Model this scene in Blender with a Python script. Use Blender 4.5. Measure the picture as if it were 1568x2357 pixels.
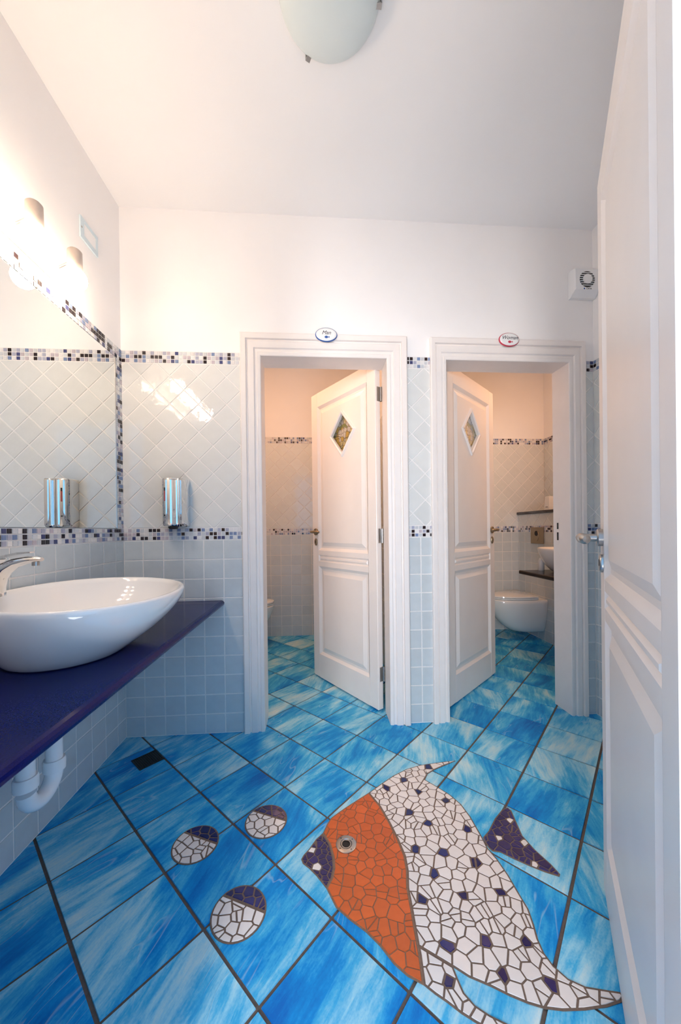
import bpy, math, random
from mathutils import Matrix, Vector

for o in list(bpy.data.objects):
    bpy.data.objects.remove(o, do_unlink=True)
scene = bpy.context.scene
COL = scene.collection

# ------------------------------------------------------------------ camera
cam_d = bpy.data.cameras.new('camera')
cam = bpy.data.objects.new('camera', cam_d); COL.objects.link(cam)
F, CX, CY = 820.05, 782.76, 1221.96
CAM = Vector((1.0644, -2.0604, 1.1411))
RR = Vector((0.997479, -0.070005, -0.011618))      # right
RD = Vector((-0.011777, -0.001871, -0.999929))     # down
RF = Vector((0.069978, 0.997545, -0.002690))       # forward
cam.matrix_world = Matrix(((RR.x, -RD.x, -RF.x, CAM.x), (RR.y, -RD.y, -RF.y, CAM.y),
                           (RR.z, -RD.z, -RF.z, CAM.z), (0, 0, 0, 1)))
cam_d.sensor_fit = 'VERTICAL'; cam_d.sensor_height = 36.0; cam_d.sensor_width = 36.0
cam_d.lens = F / 2357 * 36.0
cam_d.shift_y = (CY - 1178.5) / 2357
cam_d.shift_x = (784 - CX) / 2357
cam_d.clip_start = 0.02
scene.camera = cam

# ------------------------------------------------------------------ world, lights, exposure
world = bpy.data.worlds.new('daylight'); scene.world = world
world.use_nodes = True
wb = world.node_tree.nodes['Background']
wb.inputs[0].default_value = (0.24, 0.58, 1.0, 1); wb.inputs[1].default_value = 1.4
vs = scene.view_settings
vs.view_transform = 'Standard'; vs.look = 'None'; vs.gamma = 1.0; vs.use_curve_mapping = False
vs.exposure = 0.45
try:
    scene.cycles.use_denoising = True
    scene.cycles.use_adaptive_sampling = True; scene.cycles.adaptive_threshold = 0.1; scene.cycles.adaptive_min_samples = 16
    scene.cycles.max_bounces = 9; scene.cycles.diffuse_bounces = 7; scene.cycles.glossy_bounces = 4; scene.cycles.transmission_bounces = 4
    scene.cycles.caustics_reflective = False; scene.cycles.caustics_refractive = False
    scene.cycles.sample_clamp_indirect = 6.0
except Exception:
    pass

def area(name, loc, target, sx, sy, power, color, shape='RECTANGLE'):
    d = bpy.data.lights.new(name, 'AREA'); d.shape = shape
    d.size = sx
    if shape in ('RECTANGLE', 'ELLIPSE'): d.size_y = sy
    d.energy = power; d.color = color
    o = bpy.data.objects.new(name, d); COL.objects.link(o)
    o.location = loc
    o.rotation_euler = (Vector(target) - Vector(loc)).to_track_quat('-Z', 'Y').to_euler()
    return o
area('outside_daylight', (0.15, -4.2, 1.5), (1.6, -1.0, 1.35), 0.4, 1.4, 66, (0.96, 0.91, 0.89))
area('sunlit_ground_bounce', (0.85, -2.85, 0.02), (0.85, -2.849, 1.02), 1.4, 1.1, 30, (0.95, 0.95, 0.96))
area('stall_ceiling_lamp_men', (0.55, 0.65, 2.90), (0.55, 0.65, 0), 0.25, 0.25, 9.0, (1.0, 0.54, 0.29), 'DISK')
area('stall_ceiling_lamp_women', (3.00, 0.55, 2.90), (3.00, 0.55, 0), 0.25, 0.25, 9.0, (1.0, 0.54, 0.29), 'DISK')
BULB_STRENGTH = 56.0
BULB_COLOR = (1.0, 0.77, 0.56)

# ------------------------------------------------------------------ helpers
def ground(u, v, z=0.0):
    d = RR * ((u - CX) / F) + RD * ((v - CY) / F) + RF
    t = (z - CAM.z) / d.z
    p = CAM + d * t
    return (p.x, p.y)

def link(name, me, parent=None, loc=(0, 0, 0)):
    o = bpy.data.objects.new(name, me); COL.objects.link(o)
    if parent: o.parent = parent
    o.location = loc
    return o

class MB:
    """collects geometry; build() links it as one mesh object"""
    def __init__(s): s.v = []; s.f = []; s.m = []; s.cm = 0
    def add(s, vs_, fs, m=None):
        b = len(s.v); s.v += [tuple(q) for q in vs_]
        for f_ in fs: s.f.append(tuple(b + k for k in f_)); s.m.append(s.cm if m is None else m)
        return s
    def box(s, x0, x1, y0, y1, z0, z1, m=None):
        return s.add([(x0, y0, z0), (x1, y0, z0), (x1, y1, z0), (x0, y1, z0), (x0, y0, z1), (x1, y0, z1), (x1, y1, z1), (x0, y1, z1)],
              [(0, 3, 2, 1), (4, 5, 6, 7), (0, 1, 5, 4), (1, 2, 6, 5), (2, 3, 7, 6), (3, 0, 4, 7)], m)
    def bbox(s, x0, x1, y0, y1, z0, z1, b=0.004):
        """box with chamfered edges"""
        V = []; idx = {}
        for i, (sx, x) in enumerate(((1, x0), (-1, x1))):
            for j, (sy, y) in enumerate(((1, y0), (-1, y1))):
                for k, (sz, z) in enumerate(((1, z0), (-1, z1))):
                    for a in range(3):
                        p = [x + sx * b, y + sy * b, z + sz * b]; p[a] = (x, y, z)[a]
                        idx[(i, j, k, a)] = len(V); V.append(tuple(p))
        Fc = []
        for i in (0, 1):
            q = [idx[(i, 0, 0, 0)], idx[(i, 1, 0, 0)], idx[(i, 1, 1, 0)], idx[(i, 0, 1, 0)]]; Fc.append(q if i else q[::-1])
            q = [idx[(0, i, 0, 1)], idx[(0, i, 1, 1)], idx[(1, i, 1, 1)], idx[(1, i, 0, 1)]]; Fc.append(q if i else q[::-1])
            q = [idx[(0, 0, i, 2)], idx[(1, 0, i, 2)], idx[(1, 1, i, 2)], idx[(0, 1, i, 2)]]; Fc.append(q if i else q[::-1])
        for j in (0, 1):
            for k in (0, 1):
                Fc.append([idx[(0, j, k, 1)], idx[(1, j, k, 1)], idx[(1, j, k, 2)], idx[(0, j, k, 2)]])
                Fc.append([idx[(j, 0, k, 0)], idx[(j, 1, k, 0)], idx[(j, 1, k, 2)], idx[(j, 0, k, 2)]])
                Fc.append([idx[(j, k, 0, 0)], idx[(j, k, 1, 0)], idx[(j, k, 1, 1)], idx[(j, k, 0, 1)]])
        for i in (0, 1):
            for j in (0, 1):
                for k in (0, 1):
                    Fc.append([idx[(i, j, k, 0)], idx[(i, j, k, 1)], idx[(i, j, k, 2)]])
        return s.add(V, Fc)
    def prism(s, poly, z0, z1, inset=0.0, m=None):
        n = len(poly)
        top = offset_poly(poly, inset) if inset else poly
        V = [(x, y, z0) for x, y in poly] + [(x, y, z1) for x, y in top]
        Fc = [tuple(range(n, 2 * n)), tuple(range(n - 1, -1, -1))] + [(i, (i + 1) % n, n + (i + 1) % n, n + i) for i in range(n)]
        return s.add(V, Fc, m)
    def loft(s, rings, cap0=True, cap1=True, closed=True):
        n = len(rings[0]); V = [p for r in rings for p in r]; Fc = []
        for k in range(len(rings) - 1):
            for i in range(n if closed else n - 1):
                j = (i + 1) % n
                Fc.append((k * n + i, k * n + j, (k + 1) * n + j, (k + 1) * n + i))
        if cap0: Fc.append(tuple(range(n - 1, -1, -1)))
        if cap1: Fc.append(tuple(range((len(rings) - 1) * n, len(rings) * n)))
        return s.add(V, Fc)
    def lathe(s, prof, c=(0, 0, 0), axis='z', n=32, cap0=True, cap1=True):
        rings = []
        for r, h in prof:
            ring = []
            for i in range(n):
                a = 2 * math.pi * i / n; p, q = r * math.cos(a), r * math.sin(a)
                ring.append({'z': (c[0] + p, c[1] + q, c[2] + h), 'y': (c[0] + p, c[1] + h, c[2] + q), 'x': (c[0] + h, c[1] + p, c[2] + q)}[axis])
            rings.append(ring)
        return s.loft(rings, cap0, cap1)
    def tube(s, pts, r, n=14, cap=True):
        P = [Vector(p) for p in pts]; R_ = r if isinstance(r, (list, tuple)) else [r] * len(P)
        rings = []; up = None
        for i, p in enumerate(P):
            t = (P[min(i + 1, len(P) - 1)] - P[max(i - 1, 0)]).normalized()
            if up is None:
                up = Vector((0, 0, 1)) if abs(t.z) < .9 else Vector((1, 0, 0))
            a = t.cross(up).normalized(); up = a.cross(t).normalized()
            rings.append([tuple(p + (a * math.cos(2 * math.pi * k / n) + up * math.sin(2 * math.pi * k / n)) * R_[i]) for k in range(n)])
        return s.loft(rings, cap, cap)
    def sphere(s, c, r, n=24, m_=14, sz=1.0):
        prof = [(max(r * math.sin(math.pi * k / m_), 1e-4), -r * sz * math.cos(math.pi * k / m_)) for k in range(m_ + 1)]
        return s.lathe(prof, c, 'z', n)
    def mesh(s, name, mats):
        me = bpy.data.meshes.new(name); me.from_pydata(s.v, [], s.f)
        for mt in (mats if isinstance(mats, (list, tuple)) else [mats]): me.materials.append(mt)
        if any(s.m): me.polygons.foreach_set('material_index', s.m)
        return me
    def build(s, name, mats, parent=None, loc=(0, 0, 0), smooth=None, fix=False):
        me = s.mesh(name, mats)
        if fix or smooth is not None:
            import bmesh
            bm = bmesh.new(); bm.from_mesh(me); bmesh.ops.recalc_face_normals(bm, faces=bm.faces); bm.to_mesh(me); bm.free()
        if smooth is not None:
            me.polygons.foreach_set('use_smooth', [True] * len(me.polygons))
            try: me.set_sharp_from_angle(angle=math.radians(smooth))
            except Exception: pass
        return link(name, me, parent, loc)

def area2(p): return sum(p[i][0] * p[(i + 1) % len(p)][1] - p[(i + 1) % len(p)][0] * p[i][1] for i in range(len(p))) / 2
def ccw(p): return p if area2(p) > 0 else p[::-1]
def offset_poly(poly, d):
    """inward offset of a ccw polygon by its vertex normals"""
    n = len(poly); out = []
    for i in range(n):
        x0, y0 = poly[i - 1]; x1, y1 = poly[i]; x2, y2 = poly[(i + 1) % n]
        ax, ay = x1 - x0, y1 - y0; bx, by = x2 - x1, y2 - y1
        la = math.hypot(ax, ay) or 1e-9; lb = math.hypot(bx, by) or 1e-9
        nx, ny = -ay / la - by / lb, ax / la + bx / lb
        l2 = nx * nx + ny * ny
        k = 2 * d / max(l2, .35)
        out.append((x1 + nx * k, y1 + ny * k))
    return out
def clip(poly, nx, ny, d):
    out = []; n = len(poly)
    for i in range(n):
        a = poly[i]; b = poly[(i + 1) % n]
        da = nx * a[0] + ny * a[1] - d; db = nx * b[0] + ny * b[1] - d
        if da <= 0: out.append(a)
        if (da < 0 < db) or (db < 0 < da):
            t = da / (da - db); out.append((a[0] + (b[0] - a[0]) * t, a[1] + (b[1] - a[1]) * t))
    return out
def clean(poly, eps=8e-4):
    out = []
    for q in poly:
        if not out or math.hypot(q[0] - out[-1][0], q[1] - out[-1][1]) > eps: out.append(q)
    if len(out) > 1 and math.hypot(out[0][0] - out[-1][0], out[0][1] - out[-1][1]) <= eps: out.pop()
    return out
def inside(poly, x, y):
    c = False; n = len(poly)
    for i in range(n):
        x1, y1 = poly[i]; x2, y2 = poly[(i + 1) % n]
        if (y1 > y) != (y2 > y) and x < (x2 - x1) * (y - y1) / (y2 - y1) + x1: c = not c
    return c

def tag(o, label=None, cat=None, group=None, kind=None):
    if label: o['label'] = label
    if cat: o['category'] = cat
    if group: o['group'] = group
    if kind: o['kind'] = kind
    return o
def thing(name, loc=(0, 0, 0), rz=0.0, label=None, cat=None, group=None, kind=None):
    o = bpy.data.objects.new(name, None); COL.objects.link(o)
    o.location = loc; o.rotation_euler = (0, 0, rz); o.empty_display_size = .1
    return tag(o, label, cat, group, kind)

# ------------------------------------------------------------------ materials
def mat(name, color, rough=0.5, metal=0.0, coat=0.0, vary=0.0, noise=0.0, nscale=30.0, bump=0.0, bscale=60.0, emit=None, estr=0.0, trans=0.0, spec=0.5, ior=None):
    m = bpy.data.materials.new(name); m.use_nodes = True
    nt = m.node_tree; b = nt.nodes['Principled BSDF']
    b.inputs['Base Color'].default_value = (*color, 1); b.inputs['Roughness'].default_value = rough
    b.inputs['Metallic'].default_value = metal; b.inputs['Specular IOR Level'].default_value = spec
    b.inputs['Coat Weight'].default_value = coat; b.inputs['Transmission Weight'].default_value = trans
    if ior: b.inputs['IOR'].default_value = ior
    if emit: b.inputs['Emission Color'].default_value = (*emit, 1); b.inputs['Emission Strength'].default_value = estr
    L = nt.links.new; N = nt.nodes.new
    tc = N('ShaderNodeTexCoord')
    src = None
    if vary or noise:
        hsv = N('ShaderNodeHueSaturation'); hsv.inputs['Color'].default_value = (*color, 1)
        val = N('ShaderNodeMath'); val.operation = 'ADD'; val.inputs[0].default_value = 1.0
        tot = None
        if vary:
            oi = N('ShaderNodeObjectInfo'); mr = N('ShaderNodeMapRange')
            mr.inputs['To Min'].default_value = -vary; mr.inputs['To Max'].default_value = vary
            L(oi.outputs['Random'], mr.inputs['Value']); tot = mr.outputs['Result']
        if noise:
            nz = N('ShaderNodeTexNoise'); nz.inputs['Scale'].default_value = nscale; nz.inputs['Detail'].default_value = 4
            L(tc.outputs['Object'], nz.inputs['Vector'])
            mr2 = N('ShaderNodeMapRange'); mr2.inputs['To Min'].default_value = -noise; mr2.inputs['To Max'].default_value = noise
            mr2.inputs['From Min'].default_value = .3; mr2.inputs['From Max'].default_value = .7
            L(nz.outputs['Fac'], mr2.inputs['Value'])
            if tot is None: tot = mr2.outputs['Result']
            else:
                ad = N('ShaderNodeMath'); L(tot, ad.inputs[0]); L(mr2.outputs['Result'], ad.inputs[1]); tot = ad.outputs[0]
        L(tot, val.inputs[1]); L(val.outputs[0], hsv.inputs['Value']); L(hsv.outputs['Color'], b.inputs['Base Color'])
    if bump:
        nz = N('ShaderNodeTexNoise'); nz.inputs['Scale'].default_value = bscale; nz.inputs['Detail'].default_value = 3
        L(tc.outputs['Object'], nz.inputs['Vector'])
        bp = N('ShaderNodeBump'); bp.inputs['Strength'].default_value = bump; bp.inputs['Distance'].default_value = .004
        L(nz.outputs['Fac'], bp.inputs['Height']); L(bp.outputs['Normal'], b.inputs['Normal'])
    return m

M = {}
M['plaster'] = mat('white_plaster', (.925, .905, .895), .75, noise=.015, nscale=3, bump=.05, bscale=90)
M['ceiling'] = mat('ceiling_paint', (.925, .91, .90), .8, noise=.01, nscale=2)
M['grout_w'] = mat('white_grout', (.82, .80, .78), .85, noise=.04, nscale=200)
M['tile'] = mat('pale_glazed_tile', (.595, .645, .665), .08, coat=.3, vary=.035, noise=.03, nscale=14, bump=.25, bscale=18)
M['tile_d'] = mat('pale_diagonal_tile', (.71, .725, .71), .035, coat=.3, vary=.03, noise=.02, nscale=14, bump=.30, bscale=20)
M['tile_s'] = mat('matt_pale_stall_tile', (.595, .645, .665), .38, vary=.035, noise=.03, nscale=14)
M['paint'] = mat('white_painted_wood', (.88, .82, .78), .38, noise=.02, nscale=8, bump=.04, bscale=40)
M['wood'] = mat('cream_painted_door', (.89, .82, .765), .33, noise=.015, nscale=6, bump=.03, bscale=30)
M['chrome'] = mat('chrome', (.80, .79, .78), .06, 1.0, noise=.01, nscale=20)
M['steel'] = mat('brushed_steel', (.46, .445, .43), .30, 1.0, noise=.05, nscale=90)
M['nickel'] = mat('satin_nickel', (.52, .455, .41), .38, .7, noise=.03, nscale=60)
M['bronze'] = mat('satin_bronze', (.34, .26, .17), .35, .8, noise=.04, nscale=40)
M['mirror'] = mat('mirror_glass', (.90, .92, .91), .0, 1.0, noise=.002, nscale=2)
M['ceramic'] = mat('white_ceramic', (.88, .87, .86), .07, coat=.6, noise=.01, nscale=3)
M['plastic'] = mat('white_plastic', (.85, .85, .85), .32, noise=.01, nscale=10)
M['pipe'] = mat('white_pvc', (.86, .88, .90), .25, noise=.01, nscale=10)
M['vent'] = mat('pale_blue_plastic', (.62, .74, .80), .4, noise=.02, nscale=10)
M['dark'] = mat('dark_recess', (.012, .010, .010), .6, noise=.2, nscale=40)
M['iron'] = mat('dark_metal_grate', (.035, .032, .03), .45, .5, noise=.2, nscale=60)
M['red'] = mat('red_soap_window', (.45, .10, .10), .2, noise=.05, nscale=30)
M['bulb'] = mat('lit_bulb', (1, .95, .85), .3, emit=BULB_COLOR, estr=BULB_STRENGTH, noise=.001)
M['opal'] = mat('frosted_glass_shade', (.70, .77, .76), .35, noise=.02, nscale=6)
M['quartz'] = mat('dark_blue_quartz', (.004, .007, .085), .14, noise=.3, nscale=420, spec=.12)
M['ledge'] = mat('dark_stone_ledge', (.020, .014, .018), .25, noise=.3, nscale=300)
M['ink'] = mat('black_ink', (.02, .02, .03), .5, noise=.05)
M['ink_blue'] = mat('blue_glaze', (.03, .10, .35), .3, noise=.05)
M['ink_red'] = mat('red_glaze', (.55, .04, .08), .3, noise=.05)
M['grout_f'] = mat('brown_floor_grout', (.125, .088, .070), .85, noise=.15, nscale=120)
M['grout_m'] = mat('brown_mosaic_grout', (.17, .115, .085), .85, noise=.15, nscale=150)
M['grout_h'] = mat('pale_brown_mosaic_grout', (.24, .14, .09), .85, noise=.15, nscale=150)
M['p_white'] = mat('white_mosaic_piece', (.82, .76, .72), .16, coat=.3, vary=.04, noise=.02, nscale=40)
M['p_orange'] = mat('orange_mosaic_piece', (.62, .115, .022), .28, vary=.10, noise=.05, nscale=40)
M['p_navy'] = mat('navy_mosaic_piece', (.012, .014, .11), .16, coat=.3, vary=.25, noise=.1, nscale=60)
MOS = [('black', (.022, .011, .014), .17), ('navy', (.05, .06, .17), .04), ('blue', (.19, .26, .43), .11), ('lavender', (.42, .43, .54), .14),
       ('mauve', (.54, .48, .53), .13), ('pale', (.62, .64, .67), .20), ('white', (.78, .76, .75), .21)]
MOSM = [mat('mosaic_%s_glass' % n, c, .14, coat=.3, vary=.06, noise=.06, nscale=80) for n, c, w in MOS]
MOSW = [w for n, c, w in MOS]

def floor_tile_material():
    m = bpy.data.materials.new('blue_marbled_floor_tile'); m.use_nodes = True
    nt = m.node_tree; b = nt.nodes['Principled BSDF']; L = nt.links.new; N = nt.nodes.new
    tc = N('ShaderNodeTexCoord'); oi = N('ShaderNodeObjectInfo')
    cmb = N('ShaderNodeCombineXYZ')
    mul = N('ShaderNodeMath'); mul.operation = 'MULTIPLY'; mul.inputs[1].default_value = 37.0
    L(oi.outputs['Random'], mul.inputs[0])
    L(mul.outputs[0], cmb.inputs[0]); L(mul.outputs[0], cmb.inputs[1]); L(mul.outputs[0], cmb.inputs[2])
    rot = N('ShaderNodeVectorRotate'); rot.rotation_type = 'Z_AXIS'
    mra = N('ShaderNodeMapRange'); mra.inputs['To Min'].default_value = -.55; mra.inputs['To Max'].default_value = .15
    L(oi.outputs['Random'], mra.inputs['Value']); L(mra.outputs['Result'], rot.inputs['Angle'])
    L(tc.outputs['Object'], rot.inputs['Vector'])
    add = N('ShaderNodeVectorMath'); add.operation = 'ADD'
    L(rot.outputs['Vector'], add.inputs[0]); L(cmb.outputs[0], add.inputs[1])
    def noise(scale, stretch, detail, rough=.5, dist=0.0):
        mp = N('ShaderNodeMapping'); mp.inputs['Scale'].default_value = (scale / stretch, scale, scale)
        L(add.outputs[0], mp.inputs['Vector'])
        nz = N('ShaderNodeTexNoise'); nz.inputs['Scale'].default_value = 1.0; nz.inputs['Detail'].default_value = detail
        nz.inputs['Roughness'].default_value = rough; nz.inputs['Distortion'].default_value = dist
        L(mp.outputs['Vector'], nz.inputs['Vector']); return nz.outputs['Fac']
    big = noise(7.0, 2.3, 3, .5, .5); fine = noise(46.0, 6.5, 5, .68, .35); speck = noise(220.0, 1.4, 2)
    def madd(a, ka, c, kc):
        m1 = N('ShaderNodeMath'); m1.operation = 'MULTIPLY'; m1.inputs[1].default_value = ka; L(a, m1.inputs[0])
        m2 = N('ShaderNodeMath'); m2.operation = 'MULTIPLY_ADD'; m2.inputs[1].default_value = kc; L(c, m2.inputs[0]); L(m1.outputs[0], m2.inputs[2])
        return m2.outputs[0]
    t = madd(big, .62, fine, .38); t = madd(t, .92, speck, .08)
    # each tile of the lot has its own depth of glaze
    wn = N('ShaderNodeTexWhiteNoise'); wn.noise_dimensions = '1D'; L(mul.outputs[0], wn.inputs['W'])
    sh = N('ShaderNodeMapRange'); sh.inputs['To Min'].default_value = -.06; sh.inputs['To Max'].default_value = .06
    L(wn.outputs['Value'], sh.inputs['Value'])
    ad = N('ShaderNodeMath'); L(t, ad.inputs[0]); L(sh.outputs['Result'], ad.inputs[1])
    rp = N('ShaderNodeValToRGB'); L(ad.outputs[0], rp.inputs['Fac'])
    e = rp.color_ramp.elements
    e[0].position = .30; e[0].color = (.001, .15, .52, 1)
    e[1].position = .72; e[1].color = (.70, .82, .81, 1)
    for p_, c_ in ((.42, (.004, .28, .68, 1)), (.50, (.06, .45, .76, 1)), (.585, (.30, .65, .82, 1))):
        el = e.new(p_); el.color = c_
    # wrinkles: thin ridges along the marbling
    wr = noise(20.0, 4.5, 1, .5, .5)
    s1 = N('ShaderNodeMath'); s1.operation = 'SUBTRACT'; s1.inputs[1].default_value = .5; L(wr, s1.inputs[0])
    ab = N('ShaderNodeMath'); ab.operation = 'ABSOLUTE'; L(s1.outputs[0], ab.inputs[0])
    rg = N('ShaderNodeMapRange'); rg.inputs['From Min'].default_value = 0.0; rg.inputs['From Max'].default_value = .020
    rg.inputs['To Min'].default_value = 1.0; rg.inputs['To Max'].default_value = 0.0; L(ab.outputs[0], rg.inputs['Value'])
    gate = noise(7.0, 1.5, 1)
    gm = N('ShaderNodeMapRange'); gm.inputs['From Min'].default_value = .50; gm.inputs['From Max'].default_value = .60; L(gate, gm.inputs['Value'])
    rm = N('ShaderNodeMath'); rm.operation = 'MULTIPLY'; L(rg.outputs['Result'], rm.inputs[0]); L(gm.outputs['Result'], rm.inputs[1])
    mx = N('ShaderNodeMixRGB'); mx.inputs['Color2'].default_value = (.66, .82, .86, 1)
    mf = N('ShaderNodeMath'); mf.operation = 'MULTIPLY'; mf.inputs[1].default_value = .28; L(rm.outputs[0], mf.inputs[0])
    L(mf.outputs[0], mx.inputs['Fac']); L(rp.outputs['Color'], mx.inputs['Color1']); L(mx.outputs['Color'], b.inputs['Base Color'])
    hh = madd(rm.outputs[0], 1.0, fine, .5)
    bp = N('ShaderNodeBump'); bp.inputs['Strength'].default_value = .35; bp.inputs['Distance'].default_value = .002
    L(hh, bp.inputs['Height']); L(bp.outputs['Normal'], b.inputs['Normal'])
    b.inputs['Roughness'].default_value = .38; b.inputs['Specular IOR Level'].default_value = .2
    return m
M['floor_tile'] = floor_tile_material()

def stained_material():
    m = bpy.data.materials.new('stained_glass'); m.use_nodes = True
    nt = m.node_tree; b = nt.nodes['Principled BSDF']; L = nt.links.new; N = nt.nodes.new
    tc = N('ShaderNodeTexCoord'); v = N('ShaderNodeTexVoronoi'); v.inputs['Scale'].default_value = 34
    L(tc.outputs['Object'], v.inputs['Vector'])
    sp = N('ShaderNodeSeparateColor'); L(v.outputs['Color'], sp.inputs[0])
    rp = N('ShaderNodeValToRGB'); rp.color_ramp.interpolation = 'CONSTANT'; L(sp.outputs[0], rp.inputs['Fac'])
    e = rp.color_ramp.elements; e[0].position = 0; e[0].color = (.95, .93, .85, 1); e[1].position = .42; e[1].color = (.85, .62, .16, 1)
    for p_, c_ in ((.62, (.90, .82, .45, 1)), (.76, (.45, .50, .16, 1)), (.86, (.92, .90, .86, 1)), (.93, (.62, .06, .05, 1))):
        el = e.new(p_); el.color = c_
    d = N('ShaderNodeTexVoronoi'); d.feature = 'DISTANCE_TO_EDGE'; d.inputs['Scale'].default_value = 34; L(tc.outputs['Object'], d.inputs['Vector'])
    lt = N('ShaderNodeMath'); lt.operation = 'LESS_THAN'; lt.inputs[1].default_value = .035; L(d.outputs['Distance'], lt.inputs[0])
    mx = N('ShaderNodeMixRGB'); L(lt.outputs[0], mx.inputs['Fac']); L(rp.outputs['Color'], mx.inputs['Color1']); mx.inputs['Color2'].default_value = (.10, .09, .06, 1)
    L(mx.outputs['Color'], b.inputs['Base Color'])
    b.inputs['Transmission Weight'].default_value = .75; b.inputs['Roughness'].default_value = .35; b.inputs['IOR'].default_value = 1.1
    return m
M['stained'] = stained_material()

# ------------------------------------------------------------------ room shell
RX, CEIL = 2.770, 2.947            # right wall, ceiling height
FY = -1.66                         # inner face of the entrance wall
WT = 0.14                          # thickness of the wall with the two stall doors
SB = 1.83                          # back of the stalls
O1 = (0.768, 1.492); O2 = (1.847, 2.604); OT = 2.135     # door openings
LB0, LB1, UB0, UB1 = 1.095, 1.162, 2.084, 2.150          # mosaic borders

floor = MB().box(-.6, 4.0, -3.4, 2.1, -.12, -.004).build('floor', M['grout_f'])
tag(floor, 'blue marbled floor tiles laid diagonally with dark brown grout', kind='structure')
ceil = MB().box(-.2, 3.9, FY - .06, SB + .1, CEIL, CEIL + .1).build('ceiling', M['ceiling'])
tag(ceil, 'smooth white ceiling over the washroom', kind='structure')

b = MB()
l = .02
for x0, x1 in ((-.1, O1[0] - l), (O1[1] + l, O2[0] - l), (O2[1] + l, 3.8)): b.box(x0, x1, 0, WT, -.01, CEIL)
for x0, x1 in ((O1[0] - l, O1[1] + l), (O2[0] - l, O2[1] + l)): b.box(x0, x1, 0, WT, OT + l, CEIL)
wall_back = b.build('wall_back', M['plaster'])
tag(wall_back, 'white wall with tiled dado, mosaic borders and two stall doorways', kind='structure')
wall_left = MB().box(-.1, 0, FY - .06, 0, -.01, CEIL).build('wall_left', M['plaster'])
tag(wall_left, 'white wall behind the mirror with square pale tiles below', kind='structure')
wall_right = MB().box(RX, RX + .1, FY - .06, 0, -.01, CEIL).build('wall_right', M['plaster'])
tag(wall_right, 'tiled wall behind the open entrance door', kind='structure')
b = MB(); DX0, DX1, DT = .66, 1.530, 2.225
b.box(0, DX0, FY - .06, FY, -.01, CEIL); b.box(DX1, RX, FY - .06, FY, -.01, CEIL); b.box(DX0, DX1, FY - .06, FY, DT, CEIL)
wall_front = b.build('wall_front', M['plaster'])
tag(wall_front, 'white entrance wall with the doorway daylight comes through', kind='structure')
wall_sb = MB().box(.02, 3.8, SB, SB + .1, -.01, CEIL).build('wall_stall_back', M['plaster'])
tag(wall_sb, 'tiled rear wall of the two toilet stalls', kind='structure')
wall_sl = MB().box(.02, .12, WT, SB, -.01, CEIL).build('wall_stall_left', M['plaster'])
tag(wall_sl, 'tiled side wall of the stall with the blue oval sign', kind='structure')
wall_sp = MB().box(1.63, 1.72, WT, SB, -.01, CEIL).build('wall_partition', M['plaster'])
tag(wall_sp, 'partition wall between the two toilet stalls', kind='structure')
wall_sr = MB().box(3.68, 3.8, WT, SB, -.01, CEIL).build('wall_stall_right', M['plaster'])
tag(wall_sr, 'tiled side wall of the stall with the red oval sign', kind='structure')
BXF = 3.365
wall_box = MB().box(BXF, 3.68, 1.12, SB, -.01, 1.288).build('wall_cistern', M['grout_w'])
tag(wall_box, 'tiled boxed-in cistern wall behind the wall-hung toilet', kind='structure')

# ------------------------------------------------------------------ floor tiles
S = 0.2601; X0, Y0 = -0.0034, -1.0141; r2 = math.sqrt(.5)
rects = [(0, RX, FY, 0), (O1[0], O1[1], 0, WT), (O2[0], O2[1], 0, WT), (.12, 1.63, WT, SB), (1.72, 3.68, WT, SB)]
h = (S - .0062) / 2
tb = MB().prism([(-h, -h), (h, -h), (h, h), (-h, h)], -.010, 0.0, .0022)
tile_me = tb.mesh('floor_tile', M['floor_tile'])
for i in range(-4, 22):
    for j in range(-16, 22):
        cx_ = X0 + S * (i + j + 1) * r2; cy_ = Y0 + S * (i - j) * r2
        e_ = S * .5
        if not any(cx_ + e_ > a and cx_ - e_ < b_ and cy_ + e_ > c and cy_ - e_ < d for a, b_, c, d in rects): continue
        rnd = random.Random(i * 131 + j)
        o = link('tile', tile_me, floor, (cx_, cy_, 0))
        o.rotation_euler = (0, 0, math.radians(45) + (math.pi if rnd.random() < .5 else 0))

# ------------------------------------------------------------------ wall tiles
def frame(origin, u, v, n):
    u, v, n = Vector(u), Vector(v), Vector(n)
    return Matrix(((u.x, v.x, n.x, origin[0]), (u.y, v.y, n.y, origin[1]), (u.z, v.z, n.z, origin[2]), (0, 0, 0, 1)))
TCACHE = {}
def place_poly(parent, fr, poly, th, material, key=None, name='tile', joined=None):
    """one tile: polygon in the plane of the wall"""
    if joined is not None:
        loc = MB().prism(poly, -.002, th, .0016)
        joined.add([fr @ Vector(q) for q in loc.v], loc.f); return
    cx_ = sum(q[0] for q in poly) / len(poly); cy_ = sum(q[1] for q in poly) / len(poly)
    if key is not None and key in TCACHE: me = TCACHE[key]
    else:
        me = MB().prism([(q[0] - cx_, q[1] - cy_) for q in poly], -.002, th, .0016).mesh(name, material)
        if key is not None: TCACHE[key] = me
    o = link(name, me, parent); o.matrix_local = fr @ Matrix.Translation((cx_, cy_, 0))
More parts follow.
